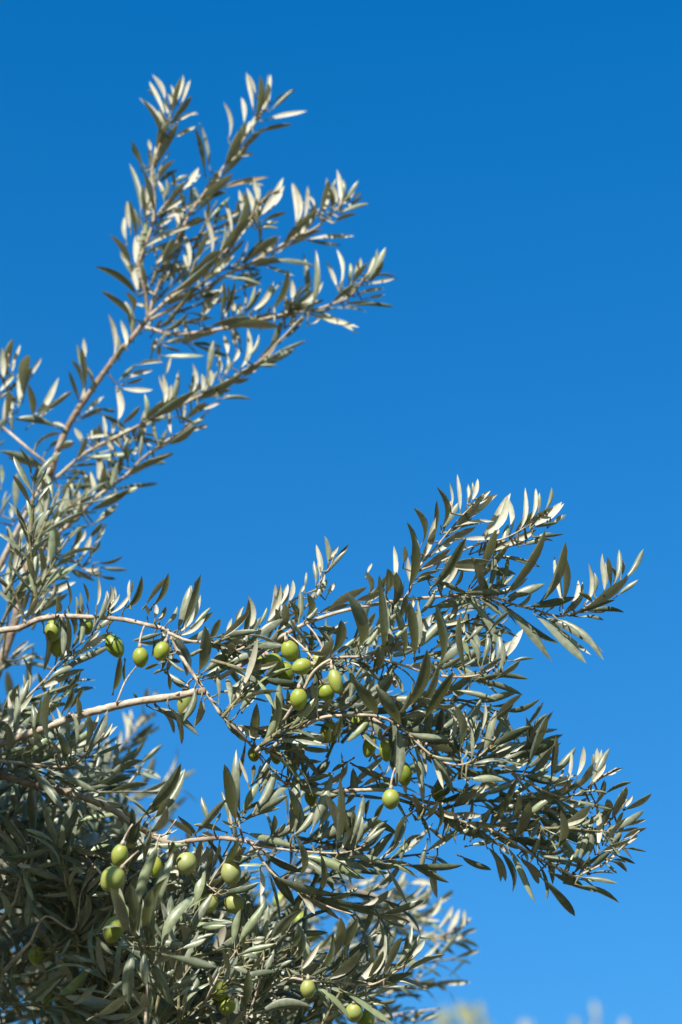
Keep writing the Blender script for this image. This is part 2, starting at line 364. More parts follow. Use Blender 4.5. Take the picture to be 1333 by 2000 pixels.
LV['D'] = (0, 640, .3, 'B1 UG UH UI UJ UK', '''
20 330 15 145 50 s;45 330 80 95 55 u;85 240 130 120 30 s;150 440 185 200 75 u;210 570 185 380 75 u;210 310 265 205 40 s;0 420 90 310 35 s;125 480 120 310 35 s;60 420 120 360 30 k;30 620 50 420 45 u;65 600 80 440 45 s;220 570 370 345 50 s;300 540 460 420 35 u;85 680 90 560 45 g;370 650 120 600 60 k;340 620 430 650 25 s;60 400 0 300 35 k;270 890 20 810 65 k;270 740 390 690 40 u;230 800 300 710 20 u;390 790 480 755 65 u;560 400 535 150 35 k;610 390 550 240 30 s;540 230 545 80 35 s;520 490 455 300 32 k;520 510 550 400 40 s;240 1030 245 910 45 k;10 1020 10 900 35 g;100 1180 115 965 55 g;0 1230 70 1090 25 g;80 1240 80 1160 35 s;530 750 490 660 45 s;500 850 560 720 55 u;590 720 600 670 50 s;560 720 700 700 30 s;680 700 675 590 50 s;520 600 670 530 55 u;660 530 750 545 30 k;640 1050 640 830 55 s;680 1030 665 870 50 s;740 800 700 740 45 s;710 930 710 850 35 s;810 770 830 690 40 g;770 950 790 850 45 g;700 1060 760 890 40 g;580 840 860 810 35 g;790 870 870 790 45 g;870 830 890 770 35 s;830 960 1090 830 55 u;1040 860 1120 820 45 s;590 1190 830 1060 60 u;800 1090 890 1045 35 g;680 1110 750 1075 40 s;400 1030 610 1030 45 k;440 960 555 955 25 u;450 905 640 890 25 k;600 1100 590 950 42 s;470 1060 445 990 50 s;490 1150 475 1060 35 g;510 1180 515 1070 35 s;620 1270 755 1180 35 g;420 1190 500 1160 35 s;390 1260 440 1080 35 g;320 1320 360 1220 50 s''')
LV['E'] = (0, 950, .3, 'B1 UH UL UM UN M1 J1 UK', '''
320 320 350 190 55 s;320 330 420 160 35 g;250 440 280 300 60 g;210 330 225 150 40 g;190 510 175 250 50 u;240 380 220 220 40 g;120 410 170 250 45 g;300 470 410 350 50 g;340 540 410 470 45 u;100 420 50 270 45 g;150 610 90 430 45 s;60 790 55 540 60 g;75 560 75 440 30 u;55 830 190 590 75 u;210 650 350 560 70 k;260 680 390 560 50 s;190 720 330 680 50 g;310 690 485 625 45 s;160 860 240 730 55 u;200 860 290 720 35 s;0 560 35 510 30 s;160 620 280 480 60 s;280 580 460 530 45 g;500 370 550 290 40 s;470 400 510 260 60 k;540 450 590 330 60 s;620 370 690 250 45 s;600 440 650 360 50 k;590 460 600 390 30 s;480 470 480 400 28 s;640 495 790 455 28 u;670 530 820 545 35 k;550 540 640 530 55 s;480 540 610 610 35 u;600 580 660 580 45 s;650 580 750 600 25 k;630 780 640 600 30 s;620 900 690 710 50 g;680 820 720 660 45 s;720 760 745 660 30 s;710 830 840 700 30 s;810 800 915 600 50 k;850 760 848 620 25 s;450 790 435 620 22 k;570 770 545 640 25 k;525 800 525 700 30 g;530 850 540 770 30 s;365 830 370 720 50 u;385 860 385 1140 50 k;425 830 440 1080 50 u;405 900 410 1080 50 g;520 830 520 1010 50 g;995 780 1090 580 45 k;1010 860 1015 775 40 s;1030 860 1060 825 30 s;1160 930 1235 670 65 g;1200 890 1300 600 50 k;1090 890 1150 790 40 g;1170 970 1333 820 50 s;140 910 310 830 50 s;620 940 760 850 70 g;490 1110 715 960 60 s;400 1200 710 1040 65 g;320 1260 480 1170 60 g;1060 955 880 1000 55 k;1000 1000 990 1100 30 k;740 1330 780 1110 55 k;815 1150 815 1260 25 k;285 940 285 1180 45 u;215 1080 190 1300 42 u;80 1100 180 1010 50 s;130 1140 240 1090 30 s;100 1160 340 1200 35 g;90 1150 0 1200 55 g;0 1030 50 890 80 g;60 1010 130 900 60 s;440 1330 520 1210 55 k;1110 940 1210 1210 75 k;1110 1060 1090 1200 70 s;1100 1130 1200 1200 50 g;1090 1210 1210 1280 50 g;1095 1210 1110 1320 30 k;1040 1155 950 1190 28 k''')
LV['F'] = (380, 1050, .3, 'M1 M1b M2 M3 M4 M5', '''
0 340 40 270 30 k;0 560 100 460 35 g;30 870 65 590 75 k;90 690 165 540 45 k;55 880 310 600 85 g;130 650 400 610 50 k;270 590 320 455 35 s;355 620 352 390 45 s;220 720 310 820 60 k;425 570 470 460 25 g;475 550 555 320 55 s;555 450 605 310 40 s;615 420 640 285 38 s;530 580 530 470 35 k;560 480 560 430 30 s;600 470 660 390 45 g;680 540 690 350 50 g;715 520 735 375 50 k;720 330 730 230 22 g;690 360 720 310 40 s;720 540 800 460 45 g;740 440 790 350 35 s;790 300 780 160 45 g;820 200 795 55 35 s;870 170 850 0 40 g;890 130 935 60 50 s;870 220 990 85 35 g;830 300 850 240 40 s;800 380 860 280 50 g;870 370 910 295 45 s;560 600 670 540 50 g;870 470 1110 330 55 u;1050 410 1240 335 55 u;1135 370 1110 230 50 u;1130 230 1155 170 22 s;1300 230 1300 65 35 s;1250 360 1255 210 35 k;1290 450 1310 240 60 k;1070 720 995 375 85 k;1245 740 1215 340 60 g;890 760 950 550 70 k;690 650 850 670 45 k;790 590 990 660 55 k;800 590 890 680 35 g;650 630 740 740 40 s;740 740 860 760 50 u;920 760 1040 660 60 g;1100 720 1190 600 90 g;1080 640 1140 540 55 g;1230 610 1330 470 60 g;1280 780 1270 600 55 g;1300 700 1333 640 50 g;1190 860 1195 720 45 k;1300 860 1130 1060 80 g;1220 890 1160 1080 70 k;1310 1170 1200 990 75 k;1190 1150 1050 930 80 k;990 830 1010 1040 60 g;910 830 950 990 40 g;1030 810 1150 850 50 k;160 1010 440 790 70 g;260 1060 400 870 75 g;290 1130 420 900 60 g;230 1130 310 910 40 s;420 990 540 830 60 k;450 1330 550 960 85 g;375 1320 405 1090 70 k;330 1110 410 990 50 s;160 1050 150 850 40 g;60 900 160 860 30 g;60 1070 0 1220 55 g;200 1160 330 1320 90 k;590 1330 605 1130 50 g;620 1210 760 1155 70 k;620 1310 770 1275 70 k;560 1100 700 1130 40 u;800 1130 770 950 50 s;850 1030 960 1110 30 g;880 1130 980 1050 60 k;1150 1180 1000 1320 70 g;1290 1210 1290 1320 45 g;1160 1200 1210 1320 55 g;940 1300 950 1170 40 k;880 1330 880 1240 80 k''')
LV['G'] = (720, 920, .4126, 'M3 M3b M3c M4 M5 M6', '''
345 270 325 90 30 k;240 370 215 190 28 k;390 170 385 65 18 s;435 190 422 30 28 s;470 130 472 75 25 s;490 140 515 45 28 s;480 180 570 100 45 s;410 270 520 150 45 u;480 220 600 120 35 s;350 280 420 160 45 g;265 410 315 235 40 s;345 350 495 270 60 u;250 460 380 375 50 u;215 470 225 330 50 g;195 550 215 335 55 k;165 440 170 360 35 u;120 480 120 365 25 s;85 590 88 475 30 k;120 640 130 490 42 k;230 510 330 470 40 u;300 555 450 335 55 k;350 560 420 440 30 s;480 540 590 300 45 u;535 580 490 420 40 u;560 570 595 390 35 g;620 560 655 400 28 g;655 575 820 305 50 u;520 340 660 125 65 s;560 300 650 130 40 s;430 260 580 240 20 s;440 320 580 320 25 s;400 440 570 430 50 u;380 450 560 470 50 s;560 370 730 340 50 u;590 380 780 285 40 s;630 330 660 260 35 g;715 280 740 95 32 s;770 230 790 95 30 s;805 200 810 110 22 g;840 180 865 85 32 g;740 270 850 180 40 u;780 260 905 155 40 s;870 250 915 210 25 s;780 270 890 245 20 k;810 310 915 300 18 k;740 350 840 325 30 g;630 400 800 450 30 g;560 460 670 490 35 k;340 520 460 575 30 k;790 640 920 360 40 u;905 650 920 410 35 u;965 620 990 525 28 s;1025 630 1040 450 30 s;1070 580 1070 490 28 g;1115 570 1108 405 32 s;1165 530 1185 385 32 g;1195 500 1195 420 25 g;1210 510 1295 380 38 g;1020 655 1215 515 48 u;1130 600 1215 520 30 s;1185 585 1270 520 30 g;1050 660 1200 670 28 k;1000 690 1105 705 20 g;920 680 1010 600 35 u;850 660 880 620 40 u;700 640 765 580 35 u;760 640 960 600 55 k;650 600 820 540 50 g;440 580 640 580 40 k;300 640 470 620 50 g;1060 620 1000 580 35 k;895 700 1095 880 38 g;790 680 1010 890 50 g;655 650 850 880 50 g;470 610 620 830 40 g;550 620 615 670 28 g;580 750 660 670 25 k;240 680 310 570 50 g;150 700 180 590 35 k;75 860 60 560 45 k;220 880 195 640 55 k;240 830 235 640 28 g;330 930 320 655 35 k;100 890 100 750 45 g;0 800 130 680 60 g;230 840 370 690 60 g;120 800 180 740 50 g;310 840 390 770 40 s;330 720 450 710 35 s;385 700 420 655 20 s;455 940 435 700 35 u;440 700 450 760 30 s;330 920 450 790 60 g;520 910 460 770 35 g;510 860 505 770 50 g;540 910 560 770 35 g;580 870 590 780 28 g;480 790 540 740 40 g;610 880 670 810 40 s;650 880 725 760 48 s;620 940 640 830 35 g;530 950 620 890 40 u;620 970 710 900 50 u;600 910 620 770 30 g;680 900 775 890 18 k;540 980 740 985 30 k;480 995 710 1055 35 k;410 1040 590 1080 38 g;600 1160 715 1065 35 u;450 920 530 870 45 g;115 935 5 1040 50 g;40 940 45 840 35 k;140 1140 265 870 60 k;270 1170 390 970 60 k;120 950 160 1040 50 g;150 1180 45 1035 60 k;260 1280 285 1065 42 g;380 1290 520 1080 45 g;210 1080 330 1100 50 g;150 1170 360 1110 45 g;100 1070 240 1090 50 g;330 1100 410 1110 30 u;250 1250 420 1300 50 g;370 1310 400 1115 30 s;450 1270 495 1150 28 s;535 1230 550 1105 20 s;490 1310 520 1190 35 g;545 1330 600 1150 45 g;520 1330 560 1200 40 u;590 1300 750 1215 45 k;600 1320 740 1215 15 g;700 1330 870 1275 45 k;750 1330 840 1165 28 u''')
LV['H'] = (700, 1350, .225, 'M4 M5 M6 M7', '''
360 290 190 10 110 k;570 470 620 30 75 g;790 560 830 140 45 u;800 390 930 170 70 g;920 420 1000 200 40 s;985 580 980 330 35 g;905 590 940 430 35 g;440 360 760 410 100 g;460 450 630 620 90 g;640 550 880 600 50 g;870 560 770 450 60 k;310 290 330 790 90 g;450 520 560 950 55 s;640 570 735 830 45 s;0 660 230 770 80 g;210 740 330 820 60 g;820 660 1230 770 70 k;950 760 1180 800 45 g;980 640 1333 630 25 g;1000 940 1100 820 50 s;800 960 950 780 55 g;540 1090 690 970 90 u;540 1080 470 900 70 u;560 1090 650 1020 30 s;680 1210 700 980 40 k;930 1240 990 950 30 g;840 1240 840 1050 30 g;760 1240 820 1000 40 g;1050 1150 1130 1030 70 g;990 1250 1030 1130 45 g;870 1240 960 1190 55 g;140 1150 220 980 50 k;320 1330 460 1060 45 u;60 1110 330 1240 70 k;60 1330 250 1130 50 g;80 1250 170 1170 30 s;0 1090 50 940 60 g;400 1330 540 1250 55 u;600 1180 760 1300 40 g;540 1100 580 1200 40 k;350 190 450 10 70 k;120 560 150 500 50 s''')
LV['I'] = (920, 1400, .285, 'M5 M6 M7 M8', '''
370 370 515 10 40 u;170 200 395 75 75 k;160 220 370 70 15 g;270 290 570 165 60 k;370 400 550 210 40 u;550 420 580 150 35 u;560 400 710 220 70 g;390 400 530 370 60 g;665 450 690 240 25 s;725 410 770 215 38 s;715 500 830 330 45 u;850 320 865 220 40 s;810 480 945 230 55 g;830 450 920 330 40 s;870 440 1035 355 18 k;960 385 1035 352 22 s;560 470 700 430 60 u;610 530 680 450 50 u;920 530 1090 450 30 k;780 510 930 525 25 g;720 575 950 630 28 g;600 570 790 720 50 k;200 660 450 520 70 g;370 690 560 550 80 g;300 840 400 590 80 u;160 740 310 440 40 k;480 640 640 790 60 k;535 930 610 655 55 u;560 860 760 740 70 g;500 910 640 850 60 k;250 830 520 860 80 k;460 940 670 990 90 g;680 1010 740 760 40 g;740 980 830 690 55 g;800 960 820 770 55 g;870 890 860 620 45 s;910 740 915 640 28 u;850 600 920 450 30 u;940 680 945 570 28 u;970 700 1060 490 75 u;1060 620 1105 545 40 s;1060 635 1230 530 45 u;1050 745 1195 705 28 u;940 850 1060 700 35 u;970 870 1050 740 60 g;920 840 960 740 35 s;1040 840 1195 765 50 u;1050 890 1140 815 30 s;900 920 1080 840 60 u;910 1010 1010 910 45 s;820 1040 950 930 50 k;880 850 970 830 30 g;1060 900 1195 925 8 k;1000 950 1120 1005 25 k;960 990 1065 1060 35 k;930 1010 1000 1070 25 g;810 1080 970 1075 15 g;770 1100 995 1140 32 g;740 1080 810 960 35 u;640 1060 700 930 35 g;750 1160 1000 1270 35 k;550 1070 760 1160 50 k;480 1100 700 1350 62 k;340 970 480 1100 60 u;260 900 435 1255 45 g;205 920 280 1185 38 k;110 890 230 1115 40 u;-60 960 130 1045 55 k;180 860 260 940 50 s;0 880 150 850 50 g;20 800 130 640 50 s;370 770 470 690 40 k;0 570 100 470 50 s;10 420 220 440 55 g;70 320 340 330 15 g;230 350 350 330 40 s''')
LV['J'] = (0, 1300, .3, 'L1 L2 L3 L5b L12 J1 J2 J3 L11 M1', '''
210 210 510 120 40 g;410 300 470 150 45 k;320 520 320 180 50 u;380 430 370 280 22 s;510 410 505 215 35 u;490 540 475 310 28 g;550 540 570 330 45 u;570 560 695 305 70 g;640 500 760 400 35 s;670 480 730 380 30 s;580 595 785 510 25 g;200 590 205 400 35 u;190 560 320 470 75 g;390 560 590 410 100 g;390 630 375 440 65 k;430 560 440 350 45 g;460 610 430 430 28 u;190 660 415 940 65 g;330 680 630 820 40 g;440 665 720 725 32 g;610 800 640 540 50 k;640 750 660 600 60 u;700 690 680 500 35 g;730 690 755 500 50 g;760 680 890 540 45 g;730 720 920 625 45 u;660 790 860 735 45 k;220 1140 210 790 55 k;260 820 420 940 60 g;490 1080 490 890 55 k;240 1170 490 1055 70 g;290 1220 385 1140 80 g;160 1180 20 990 60 g;110 1230 0 1100 50 g;240 1330 180 1300 35 s;250 1330 305 1290 35 s;830 1090 690 1060 60 g;650 1110 770 1100 40 g;940 970 1165 655 65 k;1010 880 1190 690 45 s;950 970 1080 880 45 k;1020 970 1095 870 40 u;970 1090 1085 935 55 u;850 1090 860 940 70 k;840 1220 905 1020 75 k;940 1280 980 1090 40 u;1255 1110 1105 1005 50 u;980 1160 1210 1165 50 g;830 1330 935 1170 70 k;1100 1240 1125 1150 45 k;990 280 1260 440 55 k;1100 270 1180 500 38 u;1270 140 1200 350 70 g;1310 220 1265 390 45 u;900 220 870 180 35 k;620 970 680 840 45 s;690 890 790 915 30 u;630 1170 650 1010 40 u;560 1080 545 920 45 u;600 1080 700 930 40 g;40 240 80 160 60 g;90 460 110 170 50 g;10 390 60 180 60 g;50 560 30 380 50 u;220 430 210 260 50 g;110 300 220 270 35 g''')
LV['J2'] = (0, 1300, .3, 'L11', '''
820 500 800 310 35 s;830 500 850 300 40 s;870 430 930 310 40 s;890 400 1010 310 40 s;850 500 1000 380 45 k;830 550 960 470 50 k;940 240 970 150 40 s;1000 220 1015 160 35 s;760 560 790 430 40 s;780 640 880 560 45 g;700 620 700 470 40 s;560 790 590 690 40 s''')
LV['K'] = (0, 1600, .3, 'L6 K1 J2 J3 A1', '''
0 470 65 640 75 g;180 460 180 690 65 g;120 450 115 560 40 g;70 400 130 440 30 g;350 390 545 410 50 g;300 430 430 450 45 g;450 320 550 350 55 g;510 730 560 500 40 u;560 480 670 350 30 u;720 490 610 500 60 g;650 590 730 560 80 u;830 740 725 460 95 u;880 760 850 440 80 k;840 330 910 180 70 k;900 560 1020 200 90 g;980 640 1120 250 85 g;970 820 990 480 70 k;990 770 1090 400 80 k;1060 850 1260 510 75 g;1270 570 1333 350 70 g;1110 420 1255 380 60 g;1000 830 1190 820 50 g;1190 840 1333 780 100 g;1200 680 1333 650 80 g;870 840 840 1190 100 g;940 860 950 1080 80 g;980 920 1100 1190 90 g;1000 960 1140 870 60 u;1050 1060 1140 980 60 g;1080 1120 1290 980 60 g;1170 1150 1240 1090 60 g;700 1150 800 1060 45 g;600 1290 820 1150 55 u;800 1320 940 1220 50 u;540 830 800 920 50 k;620 760 740 880 35 g;480 880 580 920 60 g;360 850 380 990 30 g;390 900 460 780 45 g;70 1020 130 1020 60 g;130 1010 180 1010 35 g;950 1080 960 1250 45 u''')
LV['K2'] = (0, 1600, .3, 'L6', '''1100 890 1400 960 90 k''')
LV['L'] = (350, 1450, .3, 'L3 L3b L4 L5 M1b M5 M7 A1 L7 L8', '''
370 510 300 165 80 k;395 450 375 70 60 g;450 270 395 110 25 s;480 240 490 150 35 g;490 250 600 90 38 g;540 290 580 170 50 g;420 450 515 270 65 g;500 430 630 190 65 g;480 470 705 290 65 g;520 460 700 350 60 k;410 520 645 430 40 g;325 500 280 330 30 g;190 510 150 365 45 g;100 600 300 380 50 k;240 520 270 460 45 g;285 580 105 540 75 k;340 540 280 510 50 u;80 605 0 530 45 k;230 610 150 590 50 u;600 600 620 480 60 k;640 600 690 530 50 g;730 630 760 210 75 g;750 540 790 410 50 s;750 600 890 400 80 g;870 560 990 220 75 g;890 620 1135 420 85 g;910 560 1010 430 70 s;1030 660 1045 250 40 u;1080 410 1130 180 90 g;1060 700 1120 450 45 s;1120 650 1195 370 55 g;1150 670 1190 490 35 g;1190 670 1340 560 50 g;1230 620 1290 550 25 s;440 590 740 680 60 g;480 640 640 690 35 g;745 900 755 620 40 k;770 740 1000 910 60 g;800 740 1190 880 85 g;1040 770 1240 840 40 g;1110 740 1330 790 50 g;880 1000 920 740 35 k;640 880 990 980 60 k;760 960 1150 1130 50 k;870 1000 1270 1120 45 k;800 1010 880 1110 60 s;530 830 530 990 50 s;400 740 540 690 80 s;300 830 380 650 60 k;210 680 180 810 50 u;260 660 220 780 35 u;110 1070 195 820 60 g;310 980 510 915 50 k;0 1200 100 1010 80 g;20 1180 290 1190 75 g;210 1150 350 1170 60 g;350 1310 400 1100 70 g;390 1310 550 1050 70 g;555 1300 580 1070 45 g;40 1320 220 1250 70 g;600 1280 800 1100 60 k;740 1330 770 1190 50 k;1080 1330 1160 1150 65 k;810 240 1000 205 40 g;780 300 1020 340 60 g;860 220 970 105 50 g;780 220 840 120 60 g;700 230 705 0 38 g;670 190 680 0 35 g;800 160 800 0 30 g;750 200 760 80 35 u;1110 120 1000 190 35 k;1150 150 1330 240 75 g''')
LV['M'] = (350, 1700, .225, 'L7 L7b L8', '''
550 720 820 640 90 g;550 740 680 760 110 g;620 870 730 750 60 u;730 930 820 700 90 g;580 1180 600 880 90 k;470 840 600 890 60 g;500 1040 490 880 50 g;1000 800 1025 470 70 k;1060 860 1210 650 100 s;1200 880 1333 560 50 k;850 640 930 560 80 k;870 830 980 780 70 g;700 1240 1140 1200 120 k;960 860 1060 930 50 g;640 600 740 580 50 g;720 1050 850 900 80 k;700 1080 760 1000 60 g;1170 1000 1290 1180 40 g''')
LV['N'] = (600, 1650, .2626, 'L8 M7 L4', '''
75 930 240 560 60 u;160 1000 375 790 90 u;370 1010 580 745 80 s;450 1000 560 800 50 u;505 1000 570 650 25 g;575 960 700 700 60 u;670 890 770 600 40 g;720 890 830 680 50 g;780 830 870 715 45 s;740 945 1015 820 40 u;500 1050 770 960 75 k;180 1010 390 890 80 k;20 980 160 910 80 k;600 1060 820 1080 25 g;260 1080 620 1320 50 g;60 1040 310 1290 45 g;520 1170 650 1160 35 k;600 180 740 430 25 u;890 0 850 200 70 g;720 0 700 110 60 g;970 60 970 380 50 u;750 150 1140 150 50 k;780 160 1040 275 50 k''')
LV['N2'] = (600, 1650, .2626, 'L9 L10 L13', '''
900 540 1000 390 50 s;970 620 1075 465 40 s;1040 650 1130 485 42 s;1110 660 1170 490 42 s;1170 600 1215 540 25 g;930 680 1070 670 40 s;1020 710 1175 680 45 s;1130 670 1260 630 45 u;700 540 860 620 80 s;840 640 970 735 75 s;520 740 545 570 85 s;360 740 490 750 70 s;370 290 470 260 80 s;770 290 940 290 60 s;420 490 405 330 35 s;570 560 510 410 35 u;840 540 980 565 30 s;980 740 1090 810 40 k;1060 730 1220 790 45 k;900 740 1000 850 45 k;780 1050 890 1050 45 s;820 1080 1000 1030 50 u;790 920 880 860 35 s;820 1010 850 930 35 s;700 1110 850 1130 35 k;550 1280 700 1190 45 s;740 1320 880 1220 55 s;850 1310 990 1250 50 g;560 650 660 640 60 s;590 290 600 180 45 s;670 290 730 200 40 s;480 250 560 170 70 g;640 340 720 250 60 g;560 430 640 420 70 k;450 420 560 510 60 k;650 480 720 560 60 k;380 700 480 660 35 u;530 850 640 860 40 s;740 440 890 350 60 g''')

# olives: centre x y, seen width, length, lean (degrees, 0 = hanging straight), branch, depth shift, tint
OL = '''104 1232 32 42 5 M1 .02 .6;113 1264 30 40 -5 M1 .03 .5;170 1223 28 34 0 M1 .02 .3;225 1262 34 50 32 M1 .03 .25;275 1284 31 40 4 M1 -.01 .5;316 1272 30 39 -22 M1 -.01 .5;
362 1372 32 58 -8 M1 .02 .85;567 1272 34 44 18 M3 -0.03 .5;536 1294 34 38 40 M3 -0.01 .4;557 1312 36 44 35 M3 0.00 .25;590 1302 32 40 -75 M3 -0.04 .55;622 1291 30 36 -20 M3 -0.02 .6;
509 1300 30 40 -20 M3 0.01 .4;584 1366 34 44 0 M4 -0.018 .5;638 1352 34 38 25 M4 0.012 .35;656 1331 27 50 15 M4 -0.008 .7;644 1430 36 44 0 M5 0.022 .35;704 1410 34 44 20 M5 0.022 .55;
722 1458 26 44 -15 M5 0.012 .2;753 1467 24 42 10 M5 0.012 .2;764 1561 35 40 0 M5 -0.018 .7;790 1512 30 48 5 M5 0.022 .1;857 1548 30 36 0 M7 .04 .5;608 1556 26 34 0 M1b 0.032 .3;539 1476 22 34 10 M1b 0.022 .5;
497 1473 26 30 0 M1b 0.022 .2;234 1671 33 46 -15 L6 .03 .65;220 1717 46 54 -38 L6 .00 .75;222 1816 40 56 -20 L6 .05 .6;365 1686 41 46 0 A1 .00 1.0;303 1693 28 42 0 L6 .06 .5;
72 1867 32 38 10 K1 .04 .5;90 1937 26 50 0 K1 .08 .2;135 1660 26 40 0 K1 .10 .6;452 1705 39 51 4 A1 -.01 1.0;407 1765 36 42 -45 A1 .01 .85;458 1765 38 42 30 A1 .02 .85;
427 1934 38 44 40 L7 0.00 .4;445 1966 30 36 -30 L7 0.00 .6;602 1932 30 38 0 L8 -0.02 .85;692 1978 34 40 0 L8 0.00 .8;716 1994 32 40 0 L8 0.02 .5;
548 1761 30 34 0 L9 .00 .6;590 1795 40 30 0 L9 .00 .5;611 1826 32 26 0 L9 .00 .8;615 1891 40 34 0 L10 .00 .6;556 1838 34 30 0 L9 .05 .4;610 1560 26 32 0 M7 .05 .5'''
# ------------------------------------------------------------------ ground (one sheet to the horizon)
def build_ground():
    m, n, l = new_mat('dry_earth')
    tc = N(n, 'ShaderNodeTexCoord')
    a = N(n, 'ShaderNodeTexNoise'); a.inputs['Scale'].default_value = 0.6; a.inputs['Detail'].default_value = 8
    b = N(n, 'ShaderNodeTexNoise'); b.inputs['Scale'].default_value = 14; b.inputs['Detail'].default_value = 6
    l.new(tc.outputs['Object'], a.inputs['Vector']); l.new(tc.outputs['Object'], b.inputs['Vector'])
    c1 = ramp(n, l, a.outputs[0], [(0.35, (0.10, 0.085, 0.05)), (0.6, (0.12, 0.115, 0.06)), (0.75, (0.06, 0.075, 0.03))])
    c2 = ramp(n, l, b.outputs[0], [(0.35, (0.6, 0.6, 0.6)), (0.65, (1.2, 1.2, 1.15))])
    p = N(n, 'ShaderNodeBsdfPrincipled'); l.new(mixc(n, l, 1.0, c1, c2, 'MULTIPLY'), p.inputs['Base Color'])
    p.inputs['Roughness'].default_value = 0.95
    bm = N(n, 'ShaderNodeBump'); bm.inputs['Strength'].default_value = 0.7; bm.inputs['Distance'].default_value = 0.05
    l.new(b.outputs[0], bm.inputs['Height']); l.new(bm.outputs[0], p.inputs['Normal'])
    out = N(n, 'ShaderNodeOutputMaterial'); l.new(p.outputs[0], out.inputs[0])
    ed = [-2500, -600, -150, -60] + list(np.linspace(-30, 30, 61)) + [60, 150, 600, 2500]
    g = len(ed)
    V = []
    for y in ed:
        for x in ed:
            z = 0.06 * math.sin(x * 0.7 + 1.3 * math.sin(y * 0.4)) * math.cos(y * 0.55) if abs(x) <= 30 and abs(y) <= 30 else 0.0
            V.append((x, y + 20, z - 0.03))
    F = [(j*g+i, j*g+i+1, (j+1)*g+i+1, (j+1)*g+i) for j in range(g-1) for i in range(g-1)]
    mb = MB(); mb.add(V, F)
    tag(mb.build('ground', m), kind='structure')
build_ground()

# ------------------------------------------------------------------ shapes
def spline(pts, step):
    """Catmull-Rom through the points, about one sample per step"""
    P = np.asarray(pts, float)
    P = np.vstack([2 * P[0] - P[1], P, 2 * P[-1] - P[-2]])
    out = []
    for i in range(1, len(P) - 2):
        k = max(1, int(np.linalg.norm(P[i+1] - P[i]) / step))
        for j in range(k):
            t = j / k
            out.append(0.5 * ((2*P[i]) + (-P[i-1]+P[i+1])*t + (2*P[i-1]-5*P[i]+4*P[i+1]-P[i+2])*t*t + (-P[i-1]+3*P[i]-3*P[i+1]+P[i+2])*t**3))
    out.append(P[-2])
    return np.array(out)

NS = 9
TT = np.linspace(0, 1, NS)
HW = (np.sin(np.pi * TT ** 1.05) ** 0.72) + 0.03
HW[-1] = 0.0
VV = np.array([-1, -0.55, 0, 0.55, 1.0])
LEAF_F = []
for i in range(NS - 1):
    for j in range(4):
        LEAF_F.append((i*5+j, i*5+j+1, (i+1)*5+j+1, (i+1)*5+j))
LEAF_UV = [((v + 1) / 2, t) for t in TT for v in VV]

def add_leaf(mb, base, tip, ntop, width, arch, curl, twist, tint, root=None, bow=None):
    """an olive leaf: lance-shaped blade, grooved midrib, edges rolled under, arched along its length, with its stalk.
    ntop points out of the upper side; faces wind so that the upper side is their front"""
    base = np.asarray(base, float); tip = np.asarray(tip, float)
    ax = tip - base; L = np.linalg.norm(ax); ax = ax / L
    nz = nrm(ntop - ax * np.dot(ntop, ax))
    wx = np.cross(ax, nz)
    mid = base + ax * (TT * L)[:, None] + nz * (arch * L * 4 * TT * (1 - TT))[:, None] + (np.zeros(3) if bow is None else bow - ax * np.dot(bow, ax)) * (L * 4 * TT * (1 - TT) * (1.25 - 0.5 * TT))[:, None]
    rows = []
    for i in range(NS):
        th = twist * (TT[i] - 0.5)
        w2 = wx * math.cos(th) + nz * math.sin(th)
        n2 = nz * math.cos(th) - wx * math.sin(th)
        h = 0.5 * width * HW[i] * (1 + 0.07 * math.sin(5.0 * TT[i] + 70 * tint + 900 * base[0]))
        for v in VV:
            rows.append(mid[i] + w2 * (v * h * (1 - 0.25 * curl * v * v)) + n2 * (-curl * h * v * v * 0.8 - (0.10 * h if v == 0 else 0)))
    mb.add(rows, LEAF_F, tint, 0, LEAF_UV)
    if root is not None:
        root = np.asarray(root, float)
        d0 = root - base
        dl = np.linalg.norm(d0)
        if dl > 1e-4:
            m1 = base - ax * min(0.5 * dl, 0.006)
            mb.tube([root, 0.5 * (root + m1) , m1, base + ax * 0.06 * L - nz * 0.0004], [0.0011, 0.0009, 0.0008, 0.0005], 5, tint, 2, False)

def to_px(p):
    return np.array([p[0] / (-p[2]) / K + 666.5, 1000 - p[1] / (-p[2]) / K])

# ------------------------------------------------------------------ the near olive tree
TREE_AT = np.array([-1.25, 2.45, 0.0])
TREE = empty('olive_tree', TREE_AT)
tag(TREE, 'large near olive tree with silvery sunlit leaves and green olives, reaching in from the left', 'olive tree')

